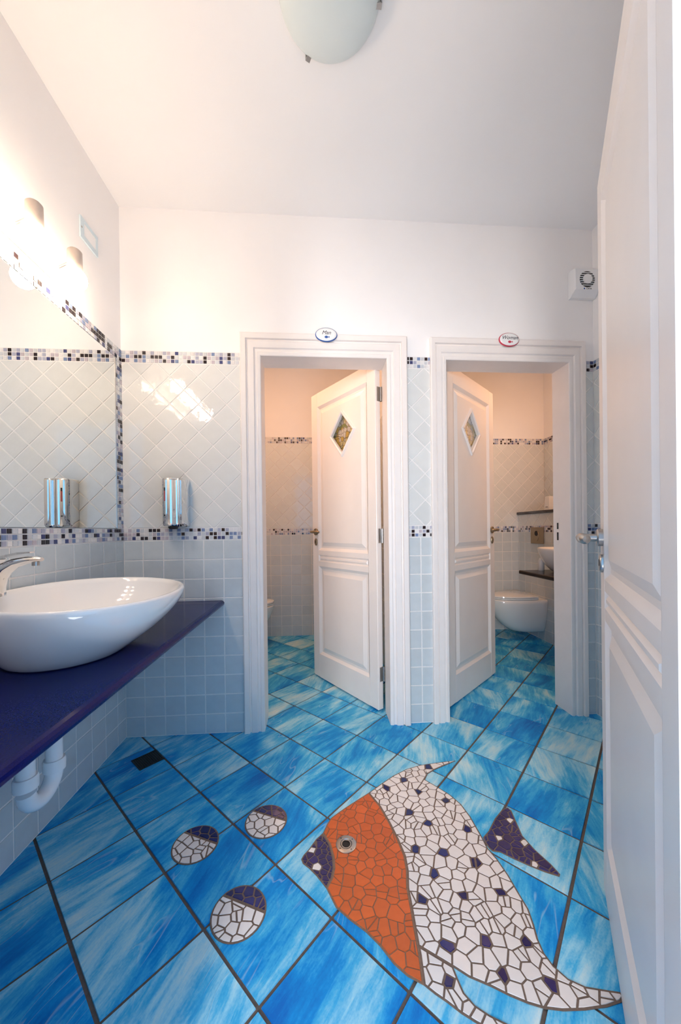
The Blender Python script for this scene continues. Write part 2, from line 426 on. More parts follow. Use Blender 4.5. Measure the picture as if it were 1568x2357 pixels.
def tile_grid(parent, fr, u0, u1, v0, v1, pu, pv, ou, ov, material, gap=.0048, th=.0022, split=None):
    """straight tiles; split(u,v)->True for singles, False joined"""
    j = MB()
    for a in range(math.floor((u0 - ou) / pu) - 1, math.ceil((u1 - ou) / pu) + 1):
        for c in range(math.floor((v0 - ov) / pv) - 1, math.ceil((v1 - ov) / pv) + 1):
            x0, x1 = max(u0, ou + a * pu), min(u1, ou + (a + 1) * pu); y0, y1 = max(v0, ov + c * pv), min(v1, ov + (c + 1) * pv)
            if x1 - x0 < gap * 2 or y1 - y0 < gap * 2: continue
            g = gap / 2
            poly = [(x0 + g, y0 + g), (x1 - g, y0 + g), (x1 - g, y1 - g), (x0 + g, y1 - g)]
            full = x1 - x0 > pu - 1e-5 and y1 - y0 > pv - 1e-5
            single = split is None or split((x0 + x1) / 2, (y0 + y1) / 2)
            place_poly(parent, fr, poly, th, material, ('s', pu, pv, material.name) if full else None, joined=None if single else j)
    if j.f: tag(j.build('tile_field', material, parent), kind='stuff')
def tile_diag(parent, fr, u0, u1, v0, v1, side, ou, ov, material, gap=.0048, th=.0022, split=None):
    D = side * math.sqrt(2); j = MB()
    for a in range(-60, 61):
        for c in range(-60, 61):
            if (a + c) % 2: continue
            cx_, cy_ = ou + a * D / 2, ov + c * D / 2
            if cx_ + D / 2 < u0 or cx_ - D / 2 > u1 or cy_ + D / 2 < v0 or cy_ - D / 2 > v1: continue
            q = D / 2 - gap * .7071
            poly = [(cx_ - q, cy_), (cx_, cy_ - q), (cx_ + q, cy_), (cx_, cy_ + q)]
            g = gap / 2
            full = cx_ - q > u0 + g and cx_ + q < u1 - g and cy_ - q > v0 + g and cy_ + q < v1 - g
            if not full:
                poly = clip(poly, -1, 0, -(u0 + g)); poly = clip(poly, 1, 0, u1 - g) if poly else poly
                poly = clip(poly, 0, -1, -(v0 + g)) if poly else poly; poly = clip(poly, 0, 1, v1 - g) if poly else poly
                poly = clean(poly, .002)
                if len(poly) < 3 or abs(area2(poly)) < 1e-4: continue
            single = split is None or split(cx_, cy_)
            place_poly(parent, fr, poly, th, material, ('d', side, material.name) if full else None, joined=None if single else j)
    if j.f: tag(j.build('diagonal_tile_field', material, parent), kind='stuff')
MP = .0221
def mosaic(parent, fr, u0, u1, v0, rows, seed, single=None, cols=None):
    rnd = random.Random(seed); g = .0040; jn = MB()
    n = math.ceil((u1 - u0) / MP - .25)
    for a in range(n):
        for c in range(rows):
            k = rnd.choices(range(len(MOS)), MOSW)[0]
            x0 = u0 + a * MP; x1 = min(x0 + MP, u1)
            if x1 - x0 < g * 1.6: continue
            full = x1 - x0 > MP - 1e-5
            poly = [(x0 + g / 2, v0 + c * MP + g / 2), (x1 - g / 2, v0 + c * MP + g / 2), (x1 - g / 2, v0 + (c + 1) * MP - g / 2), (x0 + g / 2, v0 + (c + 1) * MP - g / 2)]
            if single is None or single(a, c):
                cx_, cy_ = sum(q[0] for q in poly) / 4, sum(q[1] for q in poly) / 4
                key = ('m', k) if full else None
                if key in TCACHE: me = TCACHE[key]
                else:
                    me = MB().prism([(q[0] - cx_, q[1] - cy_) for q in poly], -.002, .0028, .0006).mesh('mosaic_tile', MOSM[k])
                    if key: TCACHE[key] = me
                o = link('mosaic_tile', me, parent); o.matrix_local = fr @ Matrix.Translation((cx_, cy_, 0))
            else:
                loc = MB().prism(poly, -.002, .0028); jn.add([fr @ Vector(q) for q in loc.v], loc.f, k)
    if jn.f: tag(jn.build('mosaic_field', MOSM, parent), kind='stuff')
PT, PV = .1100, .1092
frB = frame((0, -.0035, 0), (1, 0, 0), (0, 0, 1), (0, -1, 0))
frL = frame((.0035, 0, 0), (0, -1, 0), (0, 0, 1), (1, 0, 0))        # u runs toward the camera
frR = frame((RX - .0035, 0, 0), (0, -1, 0), (0, 0, 1), (-1, 0, 0))
C1o, C1w, C2w = .655, .116, .098
C1r = O1[1] + .118
C2l, C2r = O2[0] - C2w, O2[1] + .098
# grout beds
g = MB()
for x0, x1 in ((.0035, C1o + .03), (C1r - .03, C2l + .03), (C2r - .03, RX - .0035)): g.box(x0, x1, -.0035, 0, 0, UB1 + .002)
g.build('grout_bed', M['grout_w'], wall_back)
g = MB(); g.box(0, .0035, FY, 0, 0, LB1); g.box(0, .0035, FY, 0, UB0, UB1 + .002); g.box(0, .0035, -.072, 0, LB1, UB0)
g.build('grout_bed', M['grout_w'], wall_left)
MB().box(RX - .0035, RX, FY, 0, 0, UB1 + .002).build('grout_bed', M['grout_w'], wall_right)
# back wall
for k, (x0, x1, ou, od) in enumerate(((.005, C1o + .004, .1075 - PT, .108), (C1r - .004, C2l + .004, 1.624 + .06 - PT, 1.637), (C2r - .004, RX - .005, RX - PT, 2.768))):
    tile_grid(wall_back, frB, x0, x1, .002, LB0, PT, PV, ou, .002, M['tile'])
    tile_diag(wall_back, frB, x0, x1, LB1, UB0, .110, od, LB1 - .006, M['tile_d'])
    mosaic(wall_back, frB, x0, x1, LB0, 3, 11 + k); mosaic(wall_back, frB, x0, x1, UB0, 3, 21 + k)
# left wall
tile_grid(wall_left, frL, .005, 1.62, .002, LB0, PT, PV, .085 - PT, .002, M['tile'])
mosaic(wall_left, frL, .005, 1.62, LB0, 3, 31, single=lambda a, c: a < 42)
mosaic(wall_left, frL, .005, 1.62, UB0, 3, 32, single=lambda a, c: a < 42)
frLv = frame((.0035, 0, 0), (0, 0, 1), (0, 1, 0), (1, 0, 0))
mosaic(wall_left, frame((.0035, -.0035, 0), (0, 0, 1), (0, -1, 0), (1, 0, 0)), LB1, UB0, .001, 3, 33, single=lambda a, c: a < 15)
# right wall
tile_grid(wall_right, frR, .005, 1.62, .002, LB0, PT, PV, .03 - PT, .002, M['tile'], split=lambda u, v: u < .6)
tile_diag(wall_right, frR, .005, 1.62, LB1, UB0, .110, .01, LB1 - .006, M['tile_d'], split=lambda u, v: u < .6)
mosaic(wall_right, frR, .005, 1.62, LB0, 3, 41, single=lambda a, c: a < 25)
mosaic(wall_right, frR, .005, 1.62, UB0, 3, 42, single=lambda a, c: a < 25)
# stalls
def stall_field(wall, fr, u0, u1, seed, grout, vis):
    grout(u0, u1)
    tile_grid(wall, fr, u0, u1, .002, LB0, PT, PV, u0 + .02, .002, M['tile_s'], split=vis)
    tile_diag(wall, fr, u0, u1, LB1, UB0, .110, u0 + .05, LB1 - .006, M['tile_d'], split=vis)
    mosaic(wall, fr, u0, u1, LB0, 3, seed, single=lambda a, c: False); mosaic(wall, fr, u0, u1, UB0, 3, seed + 1, single=lambda a, c: False)
frSB = frame((0, SB - .0035, 0), (1, 0, 0), (0, 0, 1), (0, -1, 0))
stall_field(wall_sb, frSB, .125, 1.625, 51, lambda a, b_: MB().box(a, b_, SB - .0035, SB, 0, UB1 + .002).build('grout_bed', M['grout_w'], wall_sb), lambda u, v: .62 < u < 1.15)
stall_field(wall_sb, frSB, 1.725, 3.675, 53, lambda a, b_: MB().box(a, b_, SB - .0035, SB, 0, UB1 + .002).build('grout_bed', M['grout_w'], wall_sb), lambda u, v: 2.95 < u < 3.675)
frSL = frame((.1235, 0, 0), (0, -1, 0), (0, 0, 1), (1, 0, 0))
stall_field(wall_sl, frSL, -SB + .005, -WT, 55, lambda a, b_: MB().box(.12, .1235, -b_, -a, 0, UB1 + .002).build('grout_bed', M['grout_w'], wall_sl), lambda u, v: False)
frSR = frame((3.6765, 0, 0), (0, -1, 0), (0, 0, 1), (-1, 0, 0))
stall_field(wall_sr, frSR, -SB + .005, -WT, 57, lambda a, b_: MB().box(3.6765, 3.68, -b_, -a, 0, UB1 + .002).build('grout_bed', M['grout_w'], wall_sr), lambda u, v: u < -1.0 and v > 1.29)
frBX = frame((BXF, 0, 0), (0, -1, 0), (0, 0, 1), (-1, 0, 0))
tile_grid(wall_box, frBX, -SB + .005, -1.122, .002, LB0, PT, PV, -SB + .02, .002, M['tile_s'])
tile_diag(wall_box, frBX, -SB + .005, -1.122, LB1, 1.286, .110, -SB + .05, LB1 - .006, M['tile_d'])
mosaic(wall_box, frBX, -SB + .005, -1.122, LB0, 3, 59, single=lambda a, c: False)
frBX2 = frame((BXF, 1.12, 0), (1, 0, 0), (0, 0, 1), (0, -1, 0))
tile_grid(wall_box, frBX2, .005, .31, .002, 1.286, PT, PV, .005, .002, M['tile_s'])
frSPl = frame((1.63, 0, 0), (0, -1, 0), (0, 0, 1), (-1, 0, 0))
for fr_, nm in ((frSPl, 0), (frame((1.72, 0, 0), (0, -1, 0), (0, 0, 1), (1, 0, 0)), 1)):
    tile_grid(wall_sp, fr_, -SB + .005, -WT, .002, LB0, PT, PV, -SB + .02, .002, M['tile_s'], split=lambda u, v: False)
    tile_diag(wall_sp, fr_, -SB + .005, -WT, LB1, UB0, .110, -SB + .05, LB1 - .006, M['tile_d'], split=lambda u, v: False)

# ------------------------------------------------------------------ door casings
def casing(n, x0, x1, wl, wr, label):
    t = thing('trim_%d' % n, ((x0 + x1) / 2, 0, 0), kind='structure', label=label)
    xm = (x0 + x1) / 2
    prof = [(0, 0), (0, .010), (.03, .013), (.16, .015), (.19, .010), (.30, .011), (.34, .020), (.62, .021), (.66, .014), (.70, .015), (.73, .028), (.95, .029), (1.0, .024), (1.0, 0)]
    for side, xe, w in ((-1, x0 - xm, wl), (1, x1 - xm, wr)):
        bot = [(xe + side * p * w, -d, 0) for p, d in prof]; top = [(xe + side * p * w, -d, OT + p * w * (.125 / w if w else 1)) for p, d in prof]
        MB().loft([bot, top]).build('casing', M['paint'], t, fix=True)
    lft = [(x0 - xm - p * wl, -d, OT + p * .125) for p, d in prof]; rgt = [(x1 - xm + p * wr, -d, OT + p * .125) for p, d in prof]
    MB().loft([lft, rgt]).build('casing', M['paint'], t, fix=True)
    MB().box(x0 - xm - l, x0 - xm, 0, WT + .002, 0, OT + l).build('jamb', M['paint'], t)
    MB().box(x1 - xm, x1 - xm + l, 0, WT + .002, 0, OT + l).build('jamb', M['paint'], t)
    MB().box(x0 - xm, x1 - xm, 0, WT + .002, OT, OT + l).build('jamb', M['paint'], t)
    return t
casing(1, O1[0], O1[1], O1[0] - C1o, C1r - O1[1], 'white moulded door frame under the blue oval sign')
tr2 = casing(2, O2[0], O2[1], C2w, C2r - O2[1], 'white moulded door frame under the red oval sign')
sp_ = MB().box(.3785 - .0015, .3785, .085, .112, 1.03, 1.20); sp_.build('strike_plate', M['paint'], tr2)
sp_ = MB().box(.3785 - .0025, .3785 - .0012, .092, .106, 1.13, 1.17); sp_.box(.3785 - .0025, .3785 - .0012, .092, .106, 1.06, 1.11); sp_.build('latch_hole', M['dark'], tr2)
# entrance door lining
t = thing('trim_3', (DX1, FY, 0), kind='structure', label='white lining of the entrance doorway at the right edge')
MB().bbox(-.004, .03, -.065, .012, 0, DT + .02).build('jamb', M['paint'], t)
t2 = thing('trim_4', (DX0, FY, 0), kind='structure', label='white lining of the entrance doorway outside the frame')
MB().bbox(-.03, .004, -.065, .012, 0, DT + .02).build('jamb', M['paint'], t2)

# ------------------------------------------------------------------ doors
DT_ = .042
def panel_mesh(x0, x1, z0, z1, ins, dep, diamond=None):
    b = MB(); H = DT_ / 2
    def ring(i, y): return [(x0 + i, y, z0 + i), (x1 - i, y, z0 + i), (x1 - i, y, z1 - i), (x0 + i, y, z1 - i)]
    for s in (1, -1):
        rings = [ring(ins[k], s * (H - dep[k])) for k in range(4)]
        b.loft(rings, False, diamond is None)
        if diamond:
            dx, dz, hw, hh = diamond; y = s * (H - dep[3]); q = rings[3]
            V = q + [(dx, y, dz - hh), (dx + hw, y, dz), (dx, y, dz + hh), (dx - hw, y, dz)]
            b.add(V, [(0, 1, 4), (1, 2, 5), (1, 5, 4), (2, 3, 6), (2, 6, 5), (3, 0, 7), (3, 7, 6), (0, 4, 7)])
    if diamond:
        dx, dz, hw, hh = diamond; y = H - dep[3]
        D = [(dx, dz - hh), (dx + hw, dz), (dx, dz + hh), (dx - hw, dz)]
        b.loft([[(x, y, z) for x, z in D], [(x, -y, z) for x, z in D]], False, False)
    return b
def lever_handle(root, x, z, side, mt, toward=-1, k=1.0):
    """lever and key plate on one face; lever points to the hinge (toward=-1)"""
    y0 = side * DT_ / 2; s = side
    b = MB(); b.lathe([(.001, 0), (.026, 0), (.026, s * .009 * k), (.023, s * .0115 * k), (.001, s * .0115 * k)], (x, y0, z), 'y', 24)
    hd = b.build('handle', mt, root, smooth=40)
    b = MB(); pts = [(x, y0, z), (x, y0 + s * .030, z), (x, y0 + s * .043, z), (x + toward * .006, y0 + s * .052, z), (x + toward * .018, y0 + s * .056, z), (x + toward * .06, y0 + s * .056, z), (x + toward * .105, y0 + s * .052, z - .002), (x + toward * .112, y0 + s * .050, z - .002)]
    b.tube(pts, [.0085 * k, .0085 * k, .009 * k, .0095 * k, .010 * k, .011 * k, .0105 * k, .006 * k], 14)
    b.build('lever', mt, hd, smooth=50)
    b = MB(); b.lathe([(.001, 0), (.022, 0), (.022, s * .006), (.019, s * .009), (.001, s * .009)], (x, y0, z - .078), 'y', 24)
    for i in range(len(b.v)):
        vx, vy, vz = b.v[i]; b.v[i] = (x + (vx - x) * .78, vy, z - .078 + (vz - z + .078) * 1.25)
    kp = b.build('key_plate', mt, root, smooth=40)
    MB().bbox(x - .003, x + .003, y0 + s * .0092 - .0012, y0 + s * .0092 + .0012, z - .086, z - .066, .001).build('keyhole', M['dark'], kp)
def make_door(n, face_hinge, direction, vis, W, z0, z1, label, metal, diamond, hk=1.0, zo=0.0, hz=1.128):
    """face_hinge: hinge corner of the visible face; vis: +1 if the visible face is the local +y side"""
    d = Vector((direction[0], direction[1])).normalized(); nrm = Vector((-d.y, d.x)) * vis
    o = Vector(face_hinge) - nrm * (DT_ / 2)
    root = thing('door_%d' % n, (o.x, o.y, 0), math.atan2(d.y, d.x), kind='structure', label=label)
    H = DT_ / 2; SX = .082; zz = [z0, .190 + zo, .866 + zo, .902 + zo, .952 + zo, .986 + zo, z1 - .105, z1]
    wd = M['wood']
    for x0, x1 in ((0, SX), (W - SX, W)):
        MB().bbox(x0, x1, -H, H, z0, z1, .0025).build('stile', wd, root)
    for a, c in ((0, 1), (2, 3), (4, 5), (6, 7)):
        MB().box(SX, W - SX, -H + .0004, H - .0004, zz[a], zz[c]).build('rail', wd, root)
    big = ((0, .020, .034, .062), (.0004, .013, .013, .003))
    sm = ((0, .008, .012, .020), (.0004, .009, .009, .001))
    panel_mesh(SX, W - SX, zz[1], zz[2], *big).build('panel', wd, root, fix=True)
    panel_mesh(SX, W - SX, zz[3], zz[4], *sm).build('panel', wd, root, fix=True)
    dm = (W * .47, 1.818, .125, .142) if diamond else None
    pn = panel_mesh(SX, W - SX, zz[5], zz[6], *big, diamond=dm).build('panel', wd, root, fix=True)
    if dm:
        dx, dz, hw, hh = dm
        ring = lambda e, y: [(dx, y, dz - hh - e * 1.15), (dx + hw + e, y, dz), (dx, y, dz + hh + e * 1.15), (dx - hw - e, y, dz)]
        for s in (1, -1):
            MB().loft([ring(.022, s * (H - .004)), ring(.020, s * (H + .008)), ring(.008, s * (H + .010)), ring(-.004, s * (H + .004)), ring(-.004, s * (H - .012))], False, False).build('window_moulding', M['paint'], pn, fix=True)
        MB().add([q for q in ring(.0, .003)] + [q for q in ring(.0, -.003)], [(0, 1, 2, 3), (7, 6, 5, 4), (0, 4, 5, 1), (1, 5, 6, 2), (2, 6, 7, 3), (3, 7, 4, 0)]).build('glass_pane', M['stained'], pn)
    lever_handle(root, W - .052, hz + zo, vis, metal, k=hk)
    lever_handle(root, W - .052, hz + zo, -vis, metal, k=hk)
    for zc in (z0 + .22, (z0 + z1) / 2, z1 - .2):
        hb = MB(); hb.lathe([(.001, -.045), (.0075, -.045), (.0075, .045), (.001, .045)], (-.006, -vis * (H + .002), zc), 'z', 12)
        hb.box(-.002, .0, -vis * H - .001, -vis * H + vis * .028, zc - .045, zc + .045)
        hb.build('hinge', M['steel'], root, smooth=40)
    return root
make_door(1, (1.4476, .1365), (-.546, .8378), 1, .735, .012, 2.19, 'cream panelled stall door ajar with diamond stained glass, under the blue oval sign', M['bronze'], True)
make_door(2, (1.9059, .1369), (.7476, .6641), -1, .742, .012, 2.19, 'cream panelled stall door ajar with diamond stained glass, under the red oval sign', M['bronze'], True)
make_door(3, (1.5230, -1.6400), (.5640, .8258), 1, .774, .010, 2.205, 'large white panelled entrance door swung open at the right edge', M['steel'], False, hk=1.35, hz=1.109)

# ------------------------------------------------------------------ counter, basin, tap, trap
CZ = .7515
prof = [(.004, CZ), (.532, CZ), (.541, CZ - .003), (.547, CZ - .009), (.549, CZ - .016), (.547, CZ - .024), (.541, CZ - .030), (.532, CZ - .033), (.004, CZ - .033)]
ct = MB().loft([[(x, -.006, z) for x, z in prof], [(x, FY + .004, z) for x, z in prof]]).build('countertop', M['quartz'], fix=True)
tag(ct, 'glossy dark blue stone countertop under the white basin', 'countertop')

BC = (.290, -.745)
def sink_ring(ax, ay, z, c=(0, 0), n=72, e=2.35, tilt=0.0):
    out = []
    for i in range(n):
        a = 2 * math.pi * i / n; ca, sa = math.cos(a), math.sin(a)
        x = c[0] + ax * math.copysign(abs(ca) ** (2 / e), ca); y = c[1] + ay * math.copysign(abs(sa) ** (2 / e), sa)
        out.append((x, y, z - tilt * x / .28))
    return out
sk = thing('wash_basin', (BC[0], BC[1], CZ), label='white oval ceramic vessel basin on the blue countertop', cat='basin')
RZ = .180
OC = (-.025, -.100)
rings = [sink_ring(.155, .165, .002, OC, e=2.05), sink_ring(.160, .170, 0.006, OC, e=2.05)]
for k in range(1, 17):
    t_ = k / 16; gfac = 1 - (1 - t_) ** 1.75
    c_ = (OC[0] * (1 - gfac), OC[1] * (1 - gfac))
    rings.append(sink_ring(.164 + (.272 - .164) * gfac, .174 + (.352 - .174) * gfac, .008 + (RZ - .008) * t_, c_, e=2.05 + .1 * t_, tilt=.013 * t_))
for d_, h_ in ((.003, .006), (.010, .008), (.018, .006)): rings.append(sink_ring(.272 - d_, .352 - d_, RZ + h_, e=2.15, tilt=.013))
for k in range(1, 13):
    t_ = k / 12; gfac = math.cos(t_ * math.pi / 2) ** .62
    rings.append(sink_ring(.232 * gfac * (1 - .14 * t_) + .02, .312 * gfac + .02, RZ + .002 - (RZ - .030) * (math.sin(t_ * math.pi / 2) ** 1.25), (.012 * t_, -.05 * t_), e=2.15, tilt=.013 * (1 - t_)))
MB().loft(rings).build('bowl', M['ceramic'], sk, smooth=70)
MB().lathe([(.001, .0), (.024, .0), (.024, .004), (.018, .006), (.001, .006)], (.012, -.05, .031), 'z', 24).build('drain', M['chrome'], sk, smooth=40)
b = MB(); b.lathe([(.001, 0), (.011, 0), (.013, .002), (.013, -.002), (.001, -.004)], (0, 0, 0), 'x', 20)
ov = b.build('overflow_hole', M['dark'], sk, loc=(-.205, -.115, .118), smooth=40); ov.rotation_euler = (0, math.radians(-28), math.radians(-12))

fc = thing('basin_tap', (.068, -.880, CZ + RZ + .021), label='chrome single-lever mixer tap on the back rim of the basin', cat='tap')
MB().lathe([(.001, -.006), (.027, -.006), (.027, .004), (.024, .008), (.001, .008)], (0, 0, 0), 'z', 28).build('base', M['chrome'], fc, smooth=40)
b = MB()
path = [((0, 0, .004), .026, .026), ((.004, 0, .03), .0255, .025), ((.014, 0, .058), .025, .023), ((.034, 0, .082), .024, .020), ((.064, 0, .098), .022, .015), ((.100, 0, .106), .020, .012), ((.128, 0, .108), .016, .009), ((.140, 0, .107), .010, .006)]
rings = []
for i, (c_, wy, wn) in enumerate(path):
    a = Vector(path[max(i - 1, 0)][0]); e_ = Vector(path[min(i + 1, len(path) - 1)][0]); tn = (e_ - a).normalized(); nn = Vector((-tn.z, 0, tn.x))
    rings.append([tuple(Vector(c_) + Vector((0, 1, 0)) * wy * math.cos(2 * math.pi * k / 20) + nn * wn * math.sin(2 * math.pi * k / 20)) for k in range(20)])
b.loft(rings); b.build('spout', M['chrome'], fc, smooth=50)
MB().lathe([(.001, 0), (.010, 0), (.010, .014), (.001, .014)], (.122, 0, .088), 'z', 18).build('aerator', M['steel'], fc, smooth=40)
b = MB(); b.loft([[(-.022, -.018, .070), (-.022, .018, .070), (-.022, .018, .086), (-.022, -.018, .086)], [(.020, -.020, .108), (.020, .020, .108), (.020, .020, .118), (.020, -.020, .118)], [(.078, -.016, .124), (.078, .016, .124), (.078, .016, .131), (.078, -.016, .131)], [(.112, -.010, .128), (.112, .010, .128), (.112, .010, .132), (.112, -.010, .132)]])
b.build('lever', M['chrome'], fc, fix=True)

tp = thing('drain_trap', (.20, -.88, .28), label='white plastic U-shaped drain trap under the blue countertop', cat='pipe')
yc, zc, rr_ = -.885 + .88, .370 - .28, .058
arc = [(0, yc + rr_ * math.cos(a), zc - rr_ * math.sin(a)) for a in [math.pi * k / 14 for k in range(15)]]
MB().tube(arc, .0245, 18).build('bend', M['pipe'], tp, smooth=50)
for yy, zt, zb in ((yc + rr_, CZ - .034 - .28, zc), (yc - rr_, CZ - .034 - .28, zc + .02)):
    MB().lathe([(.001, zb), (.0235, zb), (.0235, zt), (.001, zt)], (0, yy, 0), 'z', 20).build('tailpipe', M['pipe'], tp, smooth=40)
    MB().lathe([(.025, 0), (.0315, 0), (.0315, .030), (.029, .036), (.024, .036)], (0, yy, zb - .004), 'z', 20).build('slip_nut', M['pipe'], tp, smooth=40)

# ------------------------------------------------------------------ mirror, lamp bar, panel on the left wall
mr = thing('wall_mirror', (0, -.80, LB1), label='large frameless rectangular mirror bordered by mosaic above the basin', cat='mirror')
MB().box(.001, .0065, -.80, .80 - .0725, .0025, UB0 - LB1 - .0025).build('glass', M['mirror'], mr)
MB().box(.001, .0085, .80 - .0725, .80 - .0695, .0, UB0 - LB1).build('edge_trim', M['steel'], mr)

lb = thing('wall_lamp', (0, -.85, 2.2), label='white wall light bar with glowing round bulbs above the mirror', cat='lamp')
MB().bbox(.001, .030, -.36, .352, -.022, .038, .005).build('bar', M['paint'], lb)
for k in range(4):
    y = -.541 - .2095 * k + .85
    arm = MB().tube([(.028, y + .02, .030), (.05, y + .018, .040), (.075, y + .008, .042), (.100, y, .044)], .0045, 10).build('arm', M['steel'], lb, smooth=50)
    cp = MB().lathe([(.001, .088), (.020, .088), (.0255, .082), (.0270, .010), (.0255, .008), (.001, .010)], (.105, y, 0), 'z', 24).build('socket_cap', M['nickel'], lb, smooth=45)
    MB().sphere((.105, y, -.028), .043, 20, 10).build('bulb', M['bulb'], lb, smooth=60)

vp = thing('wall_hatch', (0, -.278, 2.553), label='small pale blue framed cover plate high on the mirror wall', cat='cover plate')
for y0, y1, z0, z1 in ((-.066, -.040, -.05, .05), (.052, .066, -.05, .05), (-.040, .052, .034, .05), (-.040, .052, -.05, -.026)):
    MB().box(.001, .008, y0, y1, z0, z1).build('frame', M['vent'], vp)
MB().bbox(.001, .006, -.040, .052, -.026, .034, .002).build('plate', M['plastic'], vp)
MB().lathe([(.001, .0), (.004, 0), (.004, .002), (.001, .002)], (.008, -.058, .0), 'x', 12).build('screw', M['steel'], vp, smooth=40)

# ------------------------------------------------------------------ soap dispenser
sd = thing('soap_dispenser', (.303, -.0075, 1.160), label='chrome soap dispenser on the diagonal tiles beside the mirror', cat='soap dispenser')
pr_ = []
for k in range(17):                               # bulging front
    a = math.pi * (1.02 - .78 * k / 16); pr_.append((-.020 + .043 * math.cos(a), -.052 - .046 * math.sin(a)))
for k in range(1, 9):                             # wave to the flatter right side
    t_ = k / 8; x = pr_[16][0] + (.052 - pr_[16][0]) * t_; pr_.append((x, pr_[16][1] + (.022) * math.sin(t_ * math.pi) * .55 - .010 * t_))
pr_ += [(.060, -.072), (.064, -.060), (.065, -.030), (.065, 0.0), (-.063, 0.0)]
def dscale(s, dz, shrink=0): return [(x * s, y * s if y < -.01 else y, dz) for x, y in pr_]
MB().loft([dscale(.86, .010), dscale(.96, .016), dscale(1.0, .026), dscale(1.0, .258), dscale(.985, .266), dscale(.95, .270)]).build('body', M['chrome'], sd, smooth=35)
MB().lathe([(.001, -.004), (.020, -.004), (.026, .006), (.028, .012), (.001, .012)], (-.006, -.058, 0), 'z', 24).build('nozzle', M['dark'], sd, smooth=40)
wn = MB().bbox(-.0035, .0035, -.0015, .0015, -.036, .036, .001).build('level_window', M['red'], sd, loc=(-.036, -.0955, .182)); wn.rotation_euler = (0, 0, math.radians(-24))
w2 = MB().bbox(-.0036, .0036, -.0017, .0017, .018, .0362, .001).build('window_dark_end', M['dark'], wn)  # dark upper end of the level window
dt = MB().lathe([(.001, -.001), (.004, -.001), (.004, .001), (.001, .001)], (0, 0, 0), 'y', 14).build('sensor', M['dark'], sd, loc=(-.036, -.0955, .070))

# ------------------------------------------------------------------ signs above the doors
def text_mesh(txt, size, shear=.35):
    c = bpy.data.curves.new('txt', 'FONT'); c.body = txt; c.size = size; c.shear = shear; c.align_x = 'CENTER'; c.align_y = 'CENTER'; c.extrude = .0004
    o = bpy.data.objects.new('txt', c); COL.objects.link(o)
    dg = bpy.context.evaluated_depsgraph_get(); me = bpy.data.meshes.new_from_object(o.evaluated_get(dg))
    bpy.data.objects.remove(o, do_unlink=True); return me
def sign(x, z, txt, ink, label):
    t = thing('door_sign', (x, -.030, z - .040), label=label, cat='sign', group='oval signs above the stall doors')
    def el(a, c, y): return [(a * math.cos(2 * math.pi * k / 40), y, .040 + c * math.sin(2 * math.pi * k / 40)) for k in range(40)]
    MB().loft([el(.060, .038, 0), el(.062, .040, -.004), el(.058, .036, -.009), el(.045, .027, -.0115)]).build('plaque', M['ceramic'], t, smooth=60)
    MB().loft([el(.0625, .0405, -.0015), el(.0630, .0410, -.004), el(.0600, .0380, -.0085), el(.0585, .0365, -.0092)], False, False).build('rim', ink, t, smooth=60)
    me = text_mesh(txt, .030); me.materials.append(M['ink'])
    o = link('lettering', me, t, (0, -.0122, .048)); o.rotation_euler = (math.radians(90), 0, 0)
    f = MB(); f.lathe([(.001, 0), (.010, 0), (.001, -.001)], (0, -.0118, .024), 'y', 16)
    f.add([(.008, -.0122, .024), (.018, -.0122, .031), (.018, -.0122, .017)], [(0, 1, 2)])
    for i in range(len(f.v)): f.v[i] = (f.v[i][0], f.v[i][1], .024 + (f.v[i][2] - .024) * .72)
    f.build('fish_motif', ink, t, fix=True)
    for s in (-1, 1): MB().box(s * .029 - .006, s * .029 + .006, -.0114, -.0100, .021, .029).build('weed_motif', M['vent'], t)
sign(1.1414, 2.250, 'Man', M['ink_blue'], 'white oval sign with blue rim reading Man above a stall door')
sign(2.2183, 2.250, 'Woman', M['ink_red'], 'white oval sign with red rim reading Woman above a stall door')

# ------------------------------------------------------------------ extractor fan
fn = thing('extractor_fan', (2.690, 0, 2.600), label='white square extractor fan in the upper right corner', cat='fan')
def sq(w, h0, h1, y): return [(-w, y, h0), (w, y, h0), (w, y, h1), (-w, y, h1)]
MB().loft([sq(.078, -.082, .078, -.001), sq(.078, -.082, .078, -.022), sq(.074, -.056, .072, -.052), sq(.070, -.052, .068, -.056)]).build('housing', M['plastic'], fn, fix=True)
MB().lathe([(.001, -.0563), (.047, -.0563), (.047, -.0572), (.001, -.0572)], (0, 0, .008), 'y', 32).build('grille_opening', M['dark'], fn)
for k in range(-3, 4):
    z = .008 + k * .0122; wd_ = math.sqrt(max(.048 ** 2 - (k * .0122) ** 2, 1e-5))
    MB().bbox(-wd_, wd_, -.061, -.0570, z - .0020, z + .0020, .0008).build('slat', M['plastic'], fn)
MB().lathe([(.001, -.057), (.028, -.057), (.028, -.0625), (.025, -.064), (.001, -.064)], (0, 0, .008), 'y', 28).build('hub', M['plastic'], fn, smooth=40)
me = text_mesh('CATA', .013, 0); me.materials.append(M['ink']); o = link('lettering', me, fn, (.010, -.0567, -.047)); o.rotation_euler = (math.radians(90), 0, 0)
MB().lathe([(.001, 0), (.005, 0), (.001, -.0008)], (-.018, -.0565, -.047), 'y', 16).build('emblem', M['ink_blue'], fn)

